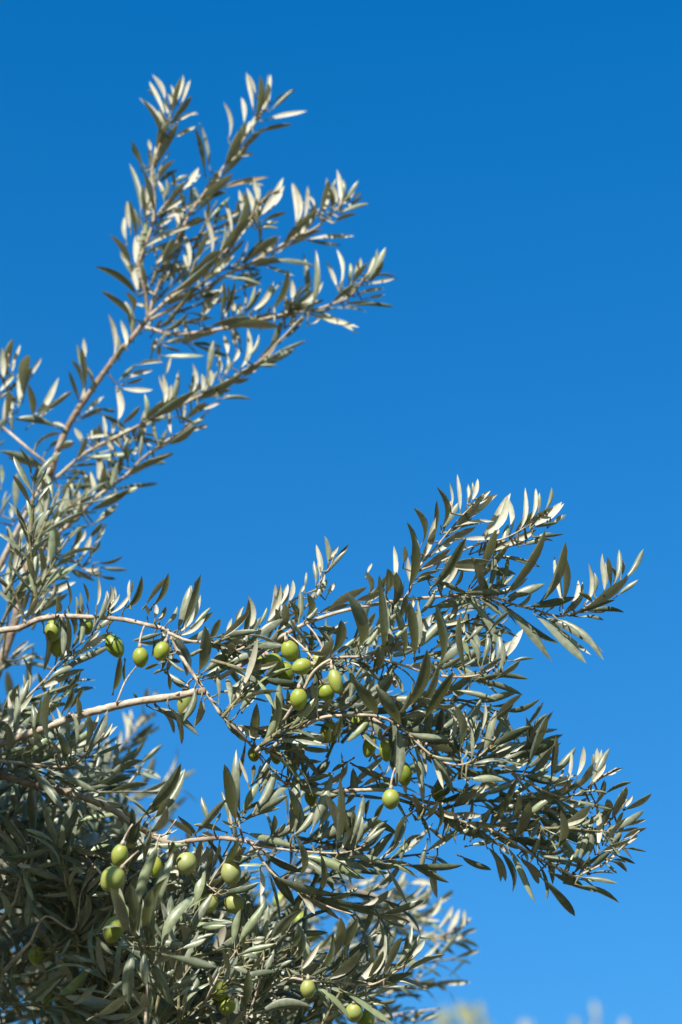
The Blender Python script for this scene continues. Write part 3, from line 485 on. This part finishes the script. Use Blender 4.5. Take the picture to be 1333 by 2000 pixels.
W2C = lambda w: (np.asarray(w) - np.array([0, 0, CAM_H])) @ R3     # world -> camera space
def build_trunk():
    mb = MB()
    pts = spline([TREE_AT + v for v in [(0, 0, -0.15), (0.02, 0, 0.15), (-0.04, 0.03, 0.55), (0.05, 0.02, 0.95), (0.02, -0.03, 1.35)]], 0.05)
    rr = np.linspace(0.17, 0.11, len(pts)) * (1 + 0.5 * np.exp(-np.arange(len(pts)) / 4.0))
    mb.tube(pts, rr, 18)
    V = mb.v[0]
    for k, v in enumerate(V):                                   # fluted, gnarled bole
        i = k // 18; th = 2 * math.pi * (k % 18) / 18
        c = pts[min(i, len(pts)-1)]
        V[k] = c + (v - c) * (1 + 0.14 * math.sin(3 * th + i * 0.25) + 0.07 * math.sin(7 * th - i * 0.4))
    HUB = [TREE_AT + np.array(v) for v in [(0.50, -0.10, 2.45), (0.42, -0.05, 2.75)]]
    top = TREE_AT + np.array([0.02, -0.03, 1.33])
    for h in HUB:
        p = spline([top - np.array([0, 0, 0.2]), top + 0.35 * (h - top) + np.array([-0.03, 0.02, 0.08]), h], 0.05)
        mb.tube(p, np.linspace(0.075, 0.032, len(p)), 12)
    p = spline([top - np.array([0, 0, 0.2]), top + np.array([-0.3, 0.15, 0.35]), top + np.array([-0.55, 0.2, 1.0])], 0.05)
    mb.tube(p, np.linspace(0.07, 0.02, len(p)), 12)
    p = spline([top - np.array([0, 0, 0.2]), top + np.array([0.0, -0.35, 0.4]), top + np.array([0.12, -0.75, 0.95])], 0.05)
    mb.tube(p, np.linspace(0.06, 0.016, len(p)), 12)
    mb.build('trunk', M_TRUNK, TREE, TREE_AT)
    return HUB
HUB = build_trunk()

class Br: pass
BRS = {}
for key, (da, db, r0, r1, s) in BR.items():
    q = np.array([float(x) for x in s.split()]).reshape(-1, 2)
    q = spline(q, 7.0)
    n = len(q)
    t = np.linspace(0, 1, n)
    d = D0 + da + (db - da) * t + 0.006 * np.sin(t * 9 + len(key))
    P = np.array([c3(x, y, dd) for (x, y), dd in zip(q, d)])
    b = Br(); b.key = key; b.px = q; b.P = P
    b.r = (r0 + (r1 - r0) * t ** 0.8) * K * D0
    b.r = b.r * (1 + 0.12 * (np.sin(np.arange(n) * 1.05) > 0.93)) * (1 + 0.05 * rng.standard_normal(n))   # leaf-scar nodes
    b.leaf = MB(); b.olives = []
    BRS[key] = b

def nearest(keys, x, y):
    best = None
    for k in keys:
        b = BRS[k]
        dd = np.hypot(b.px[:, 0] - x, b.px[:, 1] - y)
        i = int(np.argmin(dd))
        if best is None or dd[i] < best[0]:
            best = (dd[i], k, i)
    return best

def tangent(b, i):
    return nrm(b.P[min(i + 2, len(b.P) - 1)] - b.P[max(i - 2, 0)])

def place_leaf(b, bx, by, tx, ty, wpx, code, i, dist, dz=0.0, broad=0):
    P0 = b.P[i]
    d = -P0[2] + dz + rng.uniform(-0.012, 0.012)
    base = c3(bx, by, d)
    tip2 = c3(tx + (0.07 if broad else 0.10) * (tx - bx), ty + (0.07 if broad else 0.10) * (ty - by), d)
    a2 = tip2 - base; L2 = np.linalg.norm(a2); dirv = a2 / L2
    up_amt = dirv[1]
    if code in 'uk':
        tilt = 0.80 * up_amt + rng.uniform(-0.12, 0.12)
    else:
        tilt = -0.25 * up_amt + rng.uniform(-0.22, 0.22)
    tip = tip2 + np.array([0, 0, math.tan(tilt) * L2])
    tip[:2] *= tip[2] / tip2[2]                                  # keep the outline where it was seen
    ax = nrm(tip - base); L = np.linalg.norm(tip - base)
    app = max(wpx * (0.95 + 0.1 * broad), 4.5) * K * d
    view = nrm(-base)
    vp = nrm(view - ax * np.dot(view, ax))
    u = np.cross(ax, vp)
    if np.dot(u, SUN_CAM) < 0: u = -u                            # u leans the face towards the sun
    lit = code in 'sg'
    real = max((0.155 + 0.03 * broad) * L, app * (1.10 if lit else 1.3))
    real = min(real, (0.232 + 0.02 * broad) * L if L > 0.02 else 0.36 * L)
    cs = min(0.98, max(0.16, app / real))
    ph = math.acos(cs)
    if not lit: ph = -max(ph, 0.55)
    n = vp * math.cos(ph) + u * math.sin(ph)
    ntop = n if code in 'gk' else -n
    tint = {'s': rng.uniform(0.2, 0.9), 'u': rng.uniform(0.1, 0.6), 'g': rng.uniform(0.3, 0.95), 'k': rng.uniform(0.0, 0.5)}[code]  # leaves marked as shaded draw darker tints: some shade sits in the colour
    if rng.uniform() < 0.003: tint = 1.5
    root = b.P[i] if dist < 34 else base - ax * 0.006
    tg = tangent(b, i)
    bow = tg * rng.uniform(0.02, 0.15) if dist < 34 else rng.standard_normal(3) * 0.04
    curl = rng.uniform(0.4, 1.1)
    add_leaf(b.leaf, base, tip, ntop, real, rng.uniform(-0.02, 0.14), curl, rng.uniform(-0.9, 0.9), tint, root, bow)

for reg, (ox, oy, sc_, keys, s) in LV.items():
    ks = keys.split()
    broad = 1 if reg[0] in 'FHIJKLMN' else 0
    for item in s.strip().split(';'):
        f = item.split()
        if len(f) != 6: continue
        v = [float(x) for x in f[:5]]
        bx, by, tx, ty = ox + v[0]*sc_, oy + v[1]*sc_, ox + v[2]*sc_, oy + v[3]*sc_
        dist, k, i = nearest(ks, bx, by)
        B = BRS[k]
        place_leaf(B, bx, by, tx, ty, v[4] * sc_, f[5], i, dist, -0.12 if reg == 'K2' else 0.0, broad)
        if rng.uniform() < (0.5 if broad else 0.62) and dist < 60:                   # its neighbour one node along, a little further back
            j = int(np.clip(i + rng.choice([-3, -2, -1, 1, 2]), 0, len(B.P) - 1))
            ox_, oy_ = B.px[j] - B.px[i]
            if abs(ox_) + abs(oy_) < 3: ox_, oy_ = rng.uniform(-8, 8, 2)
            an = rng.uniform(-0.3, 0.3); le = rng.uniform(0.7, 0.98)
            dx, dy = (tx - bx) * le, (ty - by) * le
            dx, dy = dx * math.cos(an) - dy * math.sin(an), dx * math.sin(an) + dy * math.cos(an)
            code = rng.choice(list({'s': 'ssgu', 'u': 'usuk', 'g': 'ggsk', 'k': 'kkgu'}[f[5]]))
            place_leaf(B, bx + ox_, by + oy_, bx + ox_ + dx, by + oy_ + dy, v[4] * sc_ * rng.uniform(.7, 1), code, j, dist, rng.uniform(0.015, 0.04), broad)

# ------------------------------------------------------------------ further leaf pairs along the shoots, and the inner crown
def pairs(b, P, tang_up, step, Lm, spread=(0.5, 0.95), jit=0.3, thin=1.0, dz=0.0):
    seg = np.linalg.norm(np.diff(P, axis=0), axis=1)
    s = np.concatenate([[0], np.cumsum(seg)])
    pos = step * 0.5; q = rng.uniform(0, 6.28)
    while pos < s[-1]:
        i = min(len(P) - 2, int(np.searchsorted(s, pos)) )
        tg = nrm(P[min(i+1, len(P)-1)] - P[max(i-1, 0)])
        e1 = nrm(np.cross(tg, [0.2, 0.1, 1.0])); e2 = np.cross(tg, e1)
        frac = pos / s[-1]
        for h in (0, math.pi):
            if rng.uniform() > thin: continue
            th = q + h + rng.uniform(-jit, jit)
            rad = e1 * math.cos(th) + e2 * math.sin(th)
            a = rng.uniform(*spread)
            dv = nrm(tg * math.cos(a) + rad * math.sin(a) + tang_up * np.array([0, 0.45, 0.1]))
            L = Lm * rng.uniform(0.7, 1.15) * (1 - 0.45 * max(0, frac - 0.6))
            nt = nrm(tg * 0.8 - rad * 0.5 + np.array([-0.1, 0.5, 0.2]) + 0.25 * rng.standard_normal(3))
            b0 = P[i] + dv * 0.005 + np.array([0, 0, dz])
            add_leaf(b.leaf, b0, b0 + dv * L, nt, L * (rng.uniform(0.14, 0.19) + 0.035 * (Lm > 0.0415)), rng.uniform(0.0, 0.13),
                     rng.uniform(0.3, 1.1), rng.uniform(-0.9, 0.9), rng.uniform(0, 1) if rng.uniform() > 0.004 else 1.5, P[i], tg * rng.uniform(0.0, 0.12))
        q += math.pi / 2
        pos += step * rng.uniform(0.75, 1.3)

def extra_twigs(key, n, poly, dr, length, Lm, up, thin=1.0, dirang=(-0.4, 1.2), step=0.017):
    """short leafy side shoots on a branch, started inside a patch of the crown"""
    b = BRS[key]
    xs = [p[0] for p in poly]; ys = [p[1] for p in poly]
    made = 0
    while made < n:
        x = rng.uniform(min(xs), max(xs)); y = rng.uniform(min(ys), max(ys))
        c = False; j = len(poly) - 1
        for i in range(len(poly)):
            if (ys[i] > y) != (ys[j] > y) and x < (xs[j]-xs[i]) * (y-ys[i]) / (ys[j]-ys[i]) + xs[i]: c = not c
            j = i
        if not c: continue
        made += 1
        d = D0 + rng.uniform(*dr)
        p0 = c3(x, y, d)
        a = rng.uniform(*dirang)
        dv = nrm(np.array([math.cos(a), math.sin(a), rng.uniform(-0.5, 0.5)]))
        L = length * rng.uniform(0.6, 1.2)
        bend = rng.standard_normal(3) * 0.12
        P = spline([p0, p0 + dv * L * 0.5 + bend * L * 0.3, p0 + nrm(dv + bend + np.array([0, -0.1, 0])) * L], 0.006)
        b.leaf.tube(P, np.linspace(0.0018, 0.0008, len(P)), 6, 0.4, 2)
        pairs(b, P, up, step, Lm, thin=thin)

for k, thin in (('UE', .5), ('UF', .5), ('UG', .48), ('UH', .5), ('UD', .55), ('UA', .55), ('UC', .4)):
    b = BRS[k]
    n = len(b.P); i0 = int(n * .06); i1 = int(n * (.96 if k == 'UG' else .80))
    pairs(b, b.P[i0:i1], 0.3, 0.021, 0.048, spread=(0.3, 0.8), thin=thin, dz=-0.03)
for k, thin in (('M3', .4), ('M4', .55), ('M5', .75), ('M6', .65), ('M7', .65), ('L3b', .5), ('L4', .6), ('M1b', .7), ('L8', .6), ('L11', .8), ('L7', .9), ('L6', .7), ('J1', .7)):
    b = BRS[k]
    n = len(b.P); i0 = int(n * .05); i1 = int(n * .82)
    pairs(b, b.P[i0:i1], 0.2, 0.020, 0.047, spread=(0.4, 0.95), thin=thin, dz=-0.02)
for k in ('L9', 'L10', 'L13'):
    b = BRS[k]
    n = len(b.P)
    pairs(b, b.P[int(n * .05):int(n * .72)], 0.2, 0.018, 0.038, spread=(0.4, 0.95), thin=.85, dz=-0.02)
extra_twigs('M1b', 6, [(420, 1370), (480, 1350), (570, 1450), (520, 1490), (440, 1430)], (-.03, .06), 0.05, 0.046, 0.1, .9, (-0.6, 1.0))
extra_twigs('M1', 5, [(335, 1240), (420, 1250), (440, 1340), (380, 1330)], (.0, .07), 0.05, 0.044, 0.1, .85, (-0.8, 1.2))
# around the fork of the upper bough
extra_twigs('UD', 11, [(285, 480), (400, 430), (430, 560), (330, 650), (290, 620)], (.34, .42), 0.055, 0.034, 0.3, .8, (0.2, 1.3))
# middle of the right-hand bough
extra_twigs('M5', 16, [(480, 1400), (640, 1310), (800, 1310), (900, 1440), (880, 1530), (700, 1520), (540, 1500)], (.03, .14), 0.075, 0.047, 0.1, .85)
extra_twigs('M7', 15, [(700, 1540), (960, 1490), (1060, 1560), (1090, 1640), (960, 1640), (800, 1610)], (.03, .14), 0.075, 0.047, 0.1, .85, (-0.7, 0.8))
extra_twigs('M4', 7, [(700, 1220), (860, 1220), (900, 1300), (720, 1330)], (.02, .1), 0.06, 0.042, 0.1, .85, (-0.2, 0.9))
extra_twigs('M3', 6, [(440, 1290), (600, 1270), (620, 1330), (520, 1400)], (.03, .1), 0.06, 0.042, 0.1, .8)
extra_twigs('L4', 9, [(480, 1600), (700, 1620), (720, 1740), (540, 1760)], (.04, .16), 0.075, 0.044, 0.1, .85, (-0.5, 0.9))
# lower left: the shaded inside of the crown
LOWL = [(-60, 1600), (130, 1640), (215, 1680), (250, 1790), (420, 1880), (470, 2050), (-60, 2050)]
extra_twigs('K1', 70, LOWL, (.05, .25), 0.11, 0.053, 0.1, 1, (-0.6, 2.4))
extra_twigs('J2', 80, LOWL, (.22, .60), 0.12, 0.055, 0.1, 1, (-0.8, 3.0))
extra_twigs('L7', 42, [(220, 1800), (480, 1850), (640, 1900), (660, 2040), (220, 2040)], (.04, .30), 0.09, 0.046, 0.1, 1)
extra_twigs('L6', 8, [(220, 1880), (380, 1900), (480, 1990), (220, 2030)], (-.06, .02), 0.08, 0.048, 0.1, .9, (0.2, 2.2))
extra_twigs('J2', 75, LOWL, (.55, .95), 0.15, 0.060, 0.1, 1, (-0.8, 3.0))
extra_twigs('J3', 22, [(-60, 1330), (50, 1380), (110, 1500), (130, 1680), (-60, 1700)], (.05, .35), 0.09, 0.044, 0.1, 1)
extra_twigs('L10', 20, [(430, 1700), (600, 1730), (730, 1800), (740, 1990), (560, 2000)], (.40, .55), 0.10, 0.042, 0.1, .9, (-0.5, 0.7))
extra_twigs('UN', 7, [(-20, 1100), (60, 1060), (90, 1180), (50, 1290), (-20, 1300)], (.10, .24), 0.07, 0.042, 0.3, .8, (0.6, 1.9))
extra_twigs('UM', 8, [(-40, 1060), (50, 1000), (110, 1080), (60, 1260), (-40, 1300)], (.2, .40), 0.08, 0.040, 0.3, .8, (0.3, 1.4))
# the crown outside the picture, on the tree's left side; the first two patches are added to shade the lower left
extra_twigs('B1', 100, [(-620, 860), (-230, 960), (-190, 1500), (-700, 1500)], (-.42, .3), 0.14, 0.050, 0.2, 1, (0.9, 3.4))  # unseen shoots, thickened to block sun from the lower left
extra_twigs('M1', 95, [(-460, 860), (-170, 860), (-150, 1160), (-420, 1200)], (-.26, -.06), 0.12, 0.054, 0.1, 1, (1.4, 4.2))  # unseen dense cluster, added to keep the lower-left corner in shadow
extra_twigs('L1', 90, [(-700, 1400), (-110, 1400), (-110, 2300), (-700, 2300)], (-.30, .5), 0.14, 0.050, 0.1, 1, (1.2, 3.8))
extra_twigs('L13', 40, [(-80, 2090), (700, 2090), (600, 2500), (-80, 2500)], (-.05, .5), 0.14, 0.046, 0.1, 1, (-0.3, 1.2))

# ------------------------------------------------------------------ olives
def olive_mesh(c, wid, ln, axis, stalk_to, tint):
    mb = MB()
    ax = nrm(axis)
    e1 = nrm(np.cross(ax, [0.1, 0.2, 1])); e2 = np.cross(ax, e1)
    R, C = 16, 20
    vs = []
    for i in range(R + 1):
        t = i / R; th = math.pi * t
        z = -math.cos(th) * ln / 2
        r = math.sin(th) * wid / 2 * (1 + 0.07 * math.cos(th)) * (1 + 0.02 * math.sin(5 * th))
        if i == R: z += 0.02 * ln
        for k in range(C):
            a = 2 * math.pi * k / C
            vs.append(c + ax * z + (e1 * math.cos(a) + e2 * math.sin(a)) * max(r, 1e-5) * (1 + 0.012 * math.sin(2 * a + c[0] * 99)))
    fs = [(i*C+k, i*C+(k+1) % C, (i+1)*C+(k+1) % C, (i+1)*C+k) for i in range(R) for k in range(C)]
    mb.add(vs, fs, tint, 0)
    top = c - ax * ln / 2 * 0.97
    s1 = top - ax * 0.004
    mb.tube(spline([stalk_to, 0.5 * (stalk_to + s1) - ax * 0.002, s1, top + ax * 0.001], 0.002), None or np.linspace(0.0008, 0.0011, len(spline([stalk_to, 0.5 * (stalk_to + s1) - ax * 0.002, s1, top + ax * 0.001], 0.002))), 6, 0.5, 1)
    mb.tube([s1, top + ax * 0.0008], [0.0014, 0.0024], 8, 0.5, 1)
    return mb

for item in OL.strip().split(';'):
    f = item.split()
    if len(f) != 8: continue
    x, y, w, ln, lean = [float(v) for v in f[:5]]
    dist, k, i = nearest([f[5]], x, y - ln * 0.6)
    b = BRS[f[5]]
    d = -b.P[i][2] + float(f[6])
    c = c3(x, y, d)
    a = math.radians(lean)
    axis = np.array([math.sin(a), -math.cos(a), rng.uniform(-0.25, 0.25)])
    st = b.P[i] if dist < 90 else c - nrm(axis) * (ln * K * d * 0.5 + 0.018) + np.array([0.004, 0, -0.006])
    b.olives.append((olive_mesh(c, w * K * d, ln * K * d, axis, st, float(f[7])), c))

# ------------------------------------------------------------------ link branches with their foliage and fruit
for key, b in BRS.items():
    mb = MB()
    mb.tube(b.P, b.r, 10, 0.5, 0)
    if key in CONNECT:
        h = W2C(HUB[0] if CONNECT[key] == 1 else HUB[1])
        P0 = b.P[0]; t0 = nrm(b.P[0] - b.P[min(6, len(b.P)-1)])
        p = spline([h, 0.5 * (h + P0) + t0 * 0.06, P0], 0.02)
        mb.tube(p, np.linspace(max(0.014, b.r[0] * 1.3), b.r[0], len(p)), 10, 0.5, 0)
    if key in ('B1', 'L1', 'L3', 'M1'):                          # small pruned snags on the older wood
        for _ in range(3):
            i = int(rng.uniform(0.2, 0.9) * len(b.P))
            dv = nrm(np.array([rng.uniform(-1, 1), 0.6, rng.uniform(0, 1)]))
            mb.tube([b.P[i], b.P[i] + dv * b.r[i] * 2.2], [b.r[i] * .55, b.r[i] * .42], 7)
    for part in (mb, b.leaf):
        part.v = [cw(v) for v in part.v]
    org = mb.v[0][0]
    bo = mb.build('branch', M_OLDWOOD if key in ('B1', 'L3') else M_TWIG, TREE, org)
    if b.leaf.n:
        b.leaf.build('foliage', [M_LEAF, M_TWIG, M_GREENWOOD], bo, org)
    for om, c in b.olives:
        om.v = [cw(v) for v in om.v]
        om.build('olive', [M_OLIVE, M_TWIG], bo, cw(c))

# ------------------------------------------------------------------ olive trees further off; only their topmost shoots reach into the frame
def far_tree(loc, tops, label, seed, crown_r, leaf_mat):
    r = np.random.default_rng(seed)
    root = empty('olive_tree', loc)
    tag(root, label, 'olive tree', 'olive trees in the distance')
    loc = np.array(loc, float)
    tops = [np.array(t) - np.array([0, 0, -.01]) for t in tops]
    zt = max(t[2] for t in tops)
    mb = MB()
    fork = loc + np.array([0.05, 0, 1.1])
    mb.tube(spline([loc - [0, 0, .1], loc + np.array([-.06, .03, .55]), fork], 0.08), np.linspace(0.2, 0.12, len(spline([loc - [0, 0, .1], loc + np.array([-.06, .03, .55]), fork], 0.08))), 14)
    ends = []
    for k in range(7):
        a = 2 * math.pi * k / 7 + r.uniform(-.3, .3)
        e = fork + np.array([math.cos(a) * crown_r * .62, math.sin(a) * crown_r * .62, (zt - 1.1) * r.uniform(.42, .62)])
        ends.append(e)
        p = spline([fork - [0, 0, .12], 0.5 * (fork + e) + np.array([0, 0, .12]), e], 0.1)
        mb.tube(p, np.linspace(0.075, 0.02, len(p)), 8)
    mb.build('trunk', M_TRUNK, root, loc)
    cr = MB()
    def shoot(p0, p1, n, L, up, wr=.2):
        P = spline([p0, 0.5 * (p0 + p1) + r.normal(0, .03, 3), p1], 0.03)
        cr.tube(P, np.linspace(0.006, 0.0015, len(P)), 5, 0.4, 1)
        tg = nrm(p1 - p0); e1 = nrm(np.cross(tg, [.3, 1, .1])); e2 = np.cross(tg, e1)
        for j in range(n):
            c = P[int((j + .7) / (n + .2) * (len(P) - 1))]
            for h in (0, math.pi):
                th = j * math.pi / 2 + h + r.uniform(-.3, .3)
                rad = e1 * math.cos(th) + e2 * math.sin(th)
                dv = nrm(tg * r.uniform(.5, .9) + rad * .75 + np.array([0, 0, up]))
                Lf = L * r.uniform(.75, 1.15)
                add_leaf(cr, c, c + dv * Lf, nrm(tg - rad * .4 + r.normal(0, .3, 3)), Lf * wr, .03, .4, .2, r.uniform(0.2, 1))
    for t in tops:
        q = t - np.array([r.uniform(-.06, .06), r.uniform(-.1, .1), .42])
        shoot(q, t - [0, 0, .02], 22, 0.05, 0.9, .3)
        base = loc + np.array([0, 0, 1.5 + (zt - 1.5) * .35])
        p = spline([base, 0.5 * (base + q) + np.array([0, 0, .15]), q], 0.08)
        cr.tube(p, np.linspace(0.014, 0.006, len(p)), 6, 0.4, 1)
    ctr = loc + np.array([0, 0, 1.25 + (zt - 1.25) * .48])
    rz = (zt - 1.25) * .5
    lim = min(t[2] for t in tops) - 0.12
    n = 0
    while n < 480:
        v = r.normal(0, 1, 3); v /= np.linalg.norm(v)
        rad = r.uniform(.35, 1.0) ** .5
        lump = 1 + .22 * math.sin(3.1 * v[0] + 2 * v[2] + seed) + .15 * math.sin(6 * v[1] + seed)
        p0 = ctr + v * rad * lump * np.array([crown_r, crown_r, rz]) * .86
        p1 = p0 + nrm(v + r.normal(0, .45, 3) + [0, 0, .35]) * r.uniform(.25, .5)
        if p1[2] > lim or p0[2] > lim or min(to_px(W2C(p0))[1], to_px(W2C(p1))[1]) < 2060:
            continue
        n += 1
        shoot(p0, p1, 8, 0.062, .2)
    cr.build('crown', [leaf_mat, M_TWIG, M_GREENWOOD], root, loc)

def far_pt(px, py, d):
    return cw(c3(px, py, d))
ta = [far_pt(905, 1966, 7.0), far_pt(878, 1972, 7.05), far_pt(935, 1962, 7.0), far_pt(858, 1990, 7.1), far_pt(892, 1966, 7.15), far_pt(918, 1964, 6.95), far_pt(880, 1985, 7.0)]
tb = [far_pt(1164, 1962, 8.0), far_pt(1128, 1990, 8.1), far_pt(1222, 1990, 8.0), far_pt(1028, 1994, 8.2)]
far_tree((ta[0][0] - .1, ta[0][1] + .1, 0), ta, 'blurred greenish olive treetop just peeking over the bottom edge beside the near foliage', 11, 1.5, M_LEAF_YOUNG)
far_tree((tb[0][0] + .1, tb[0][1] + .3, 0), tb, 'blurred pale grey olive shoots over the bottom edge, in open sky near the right corner', 23, 1.6, M_LEAF)
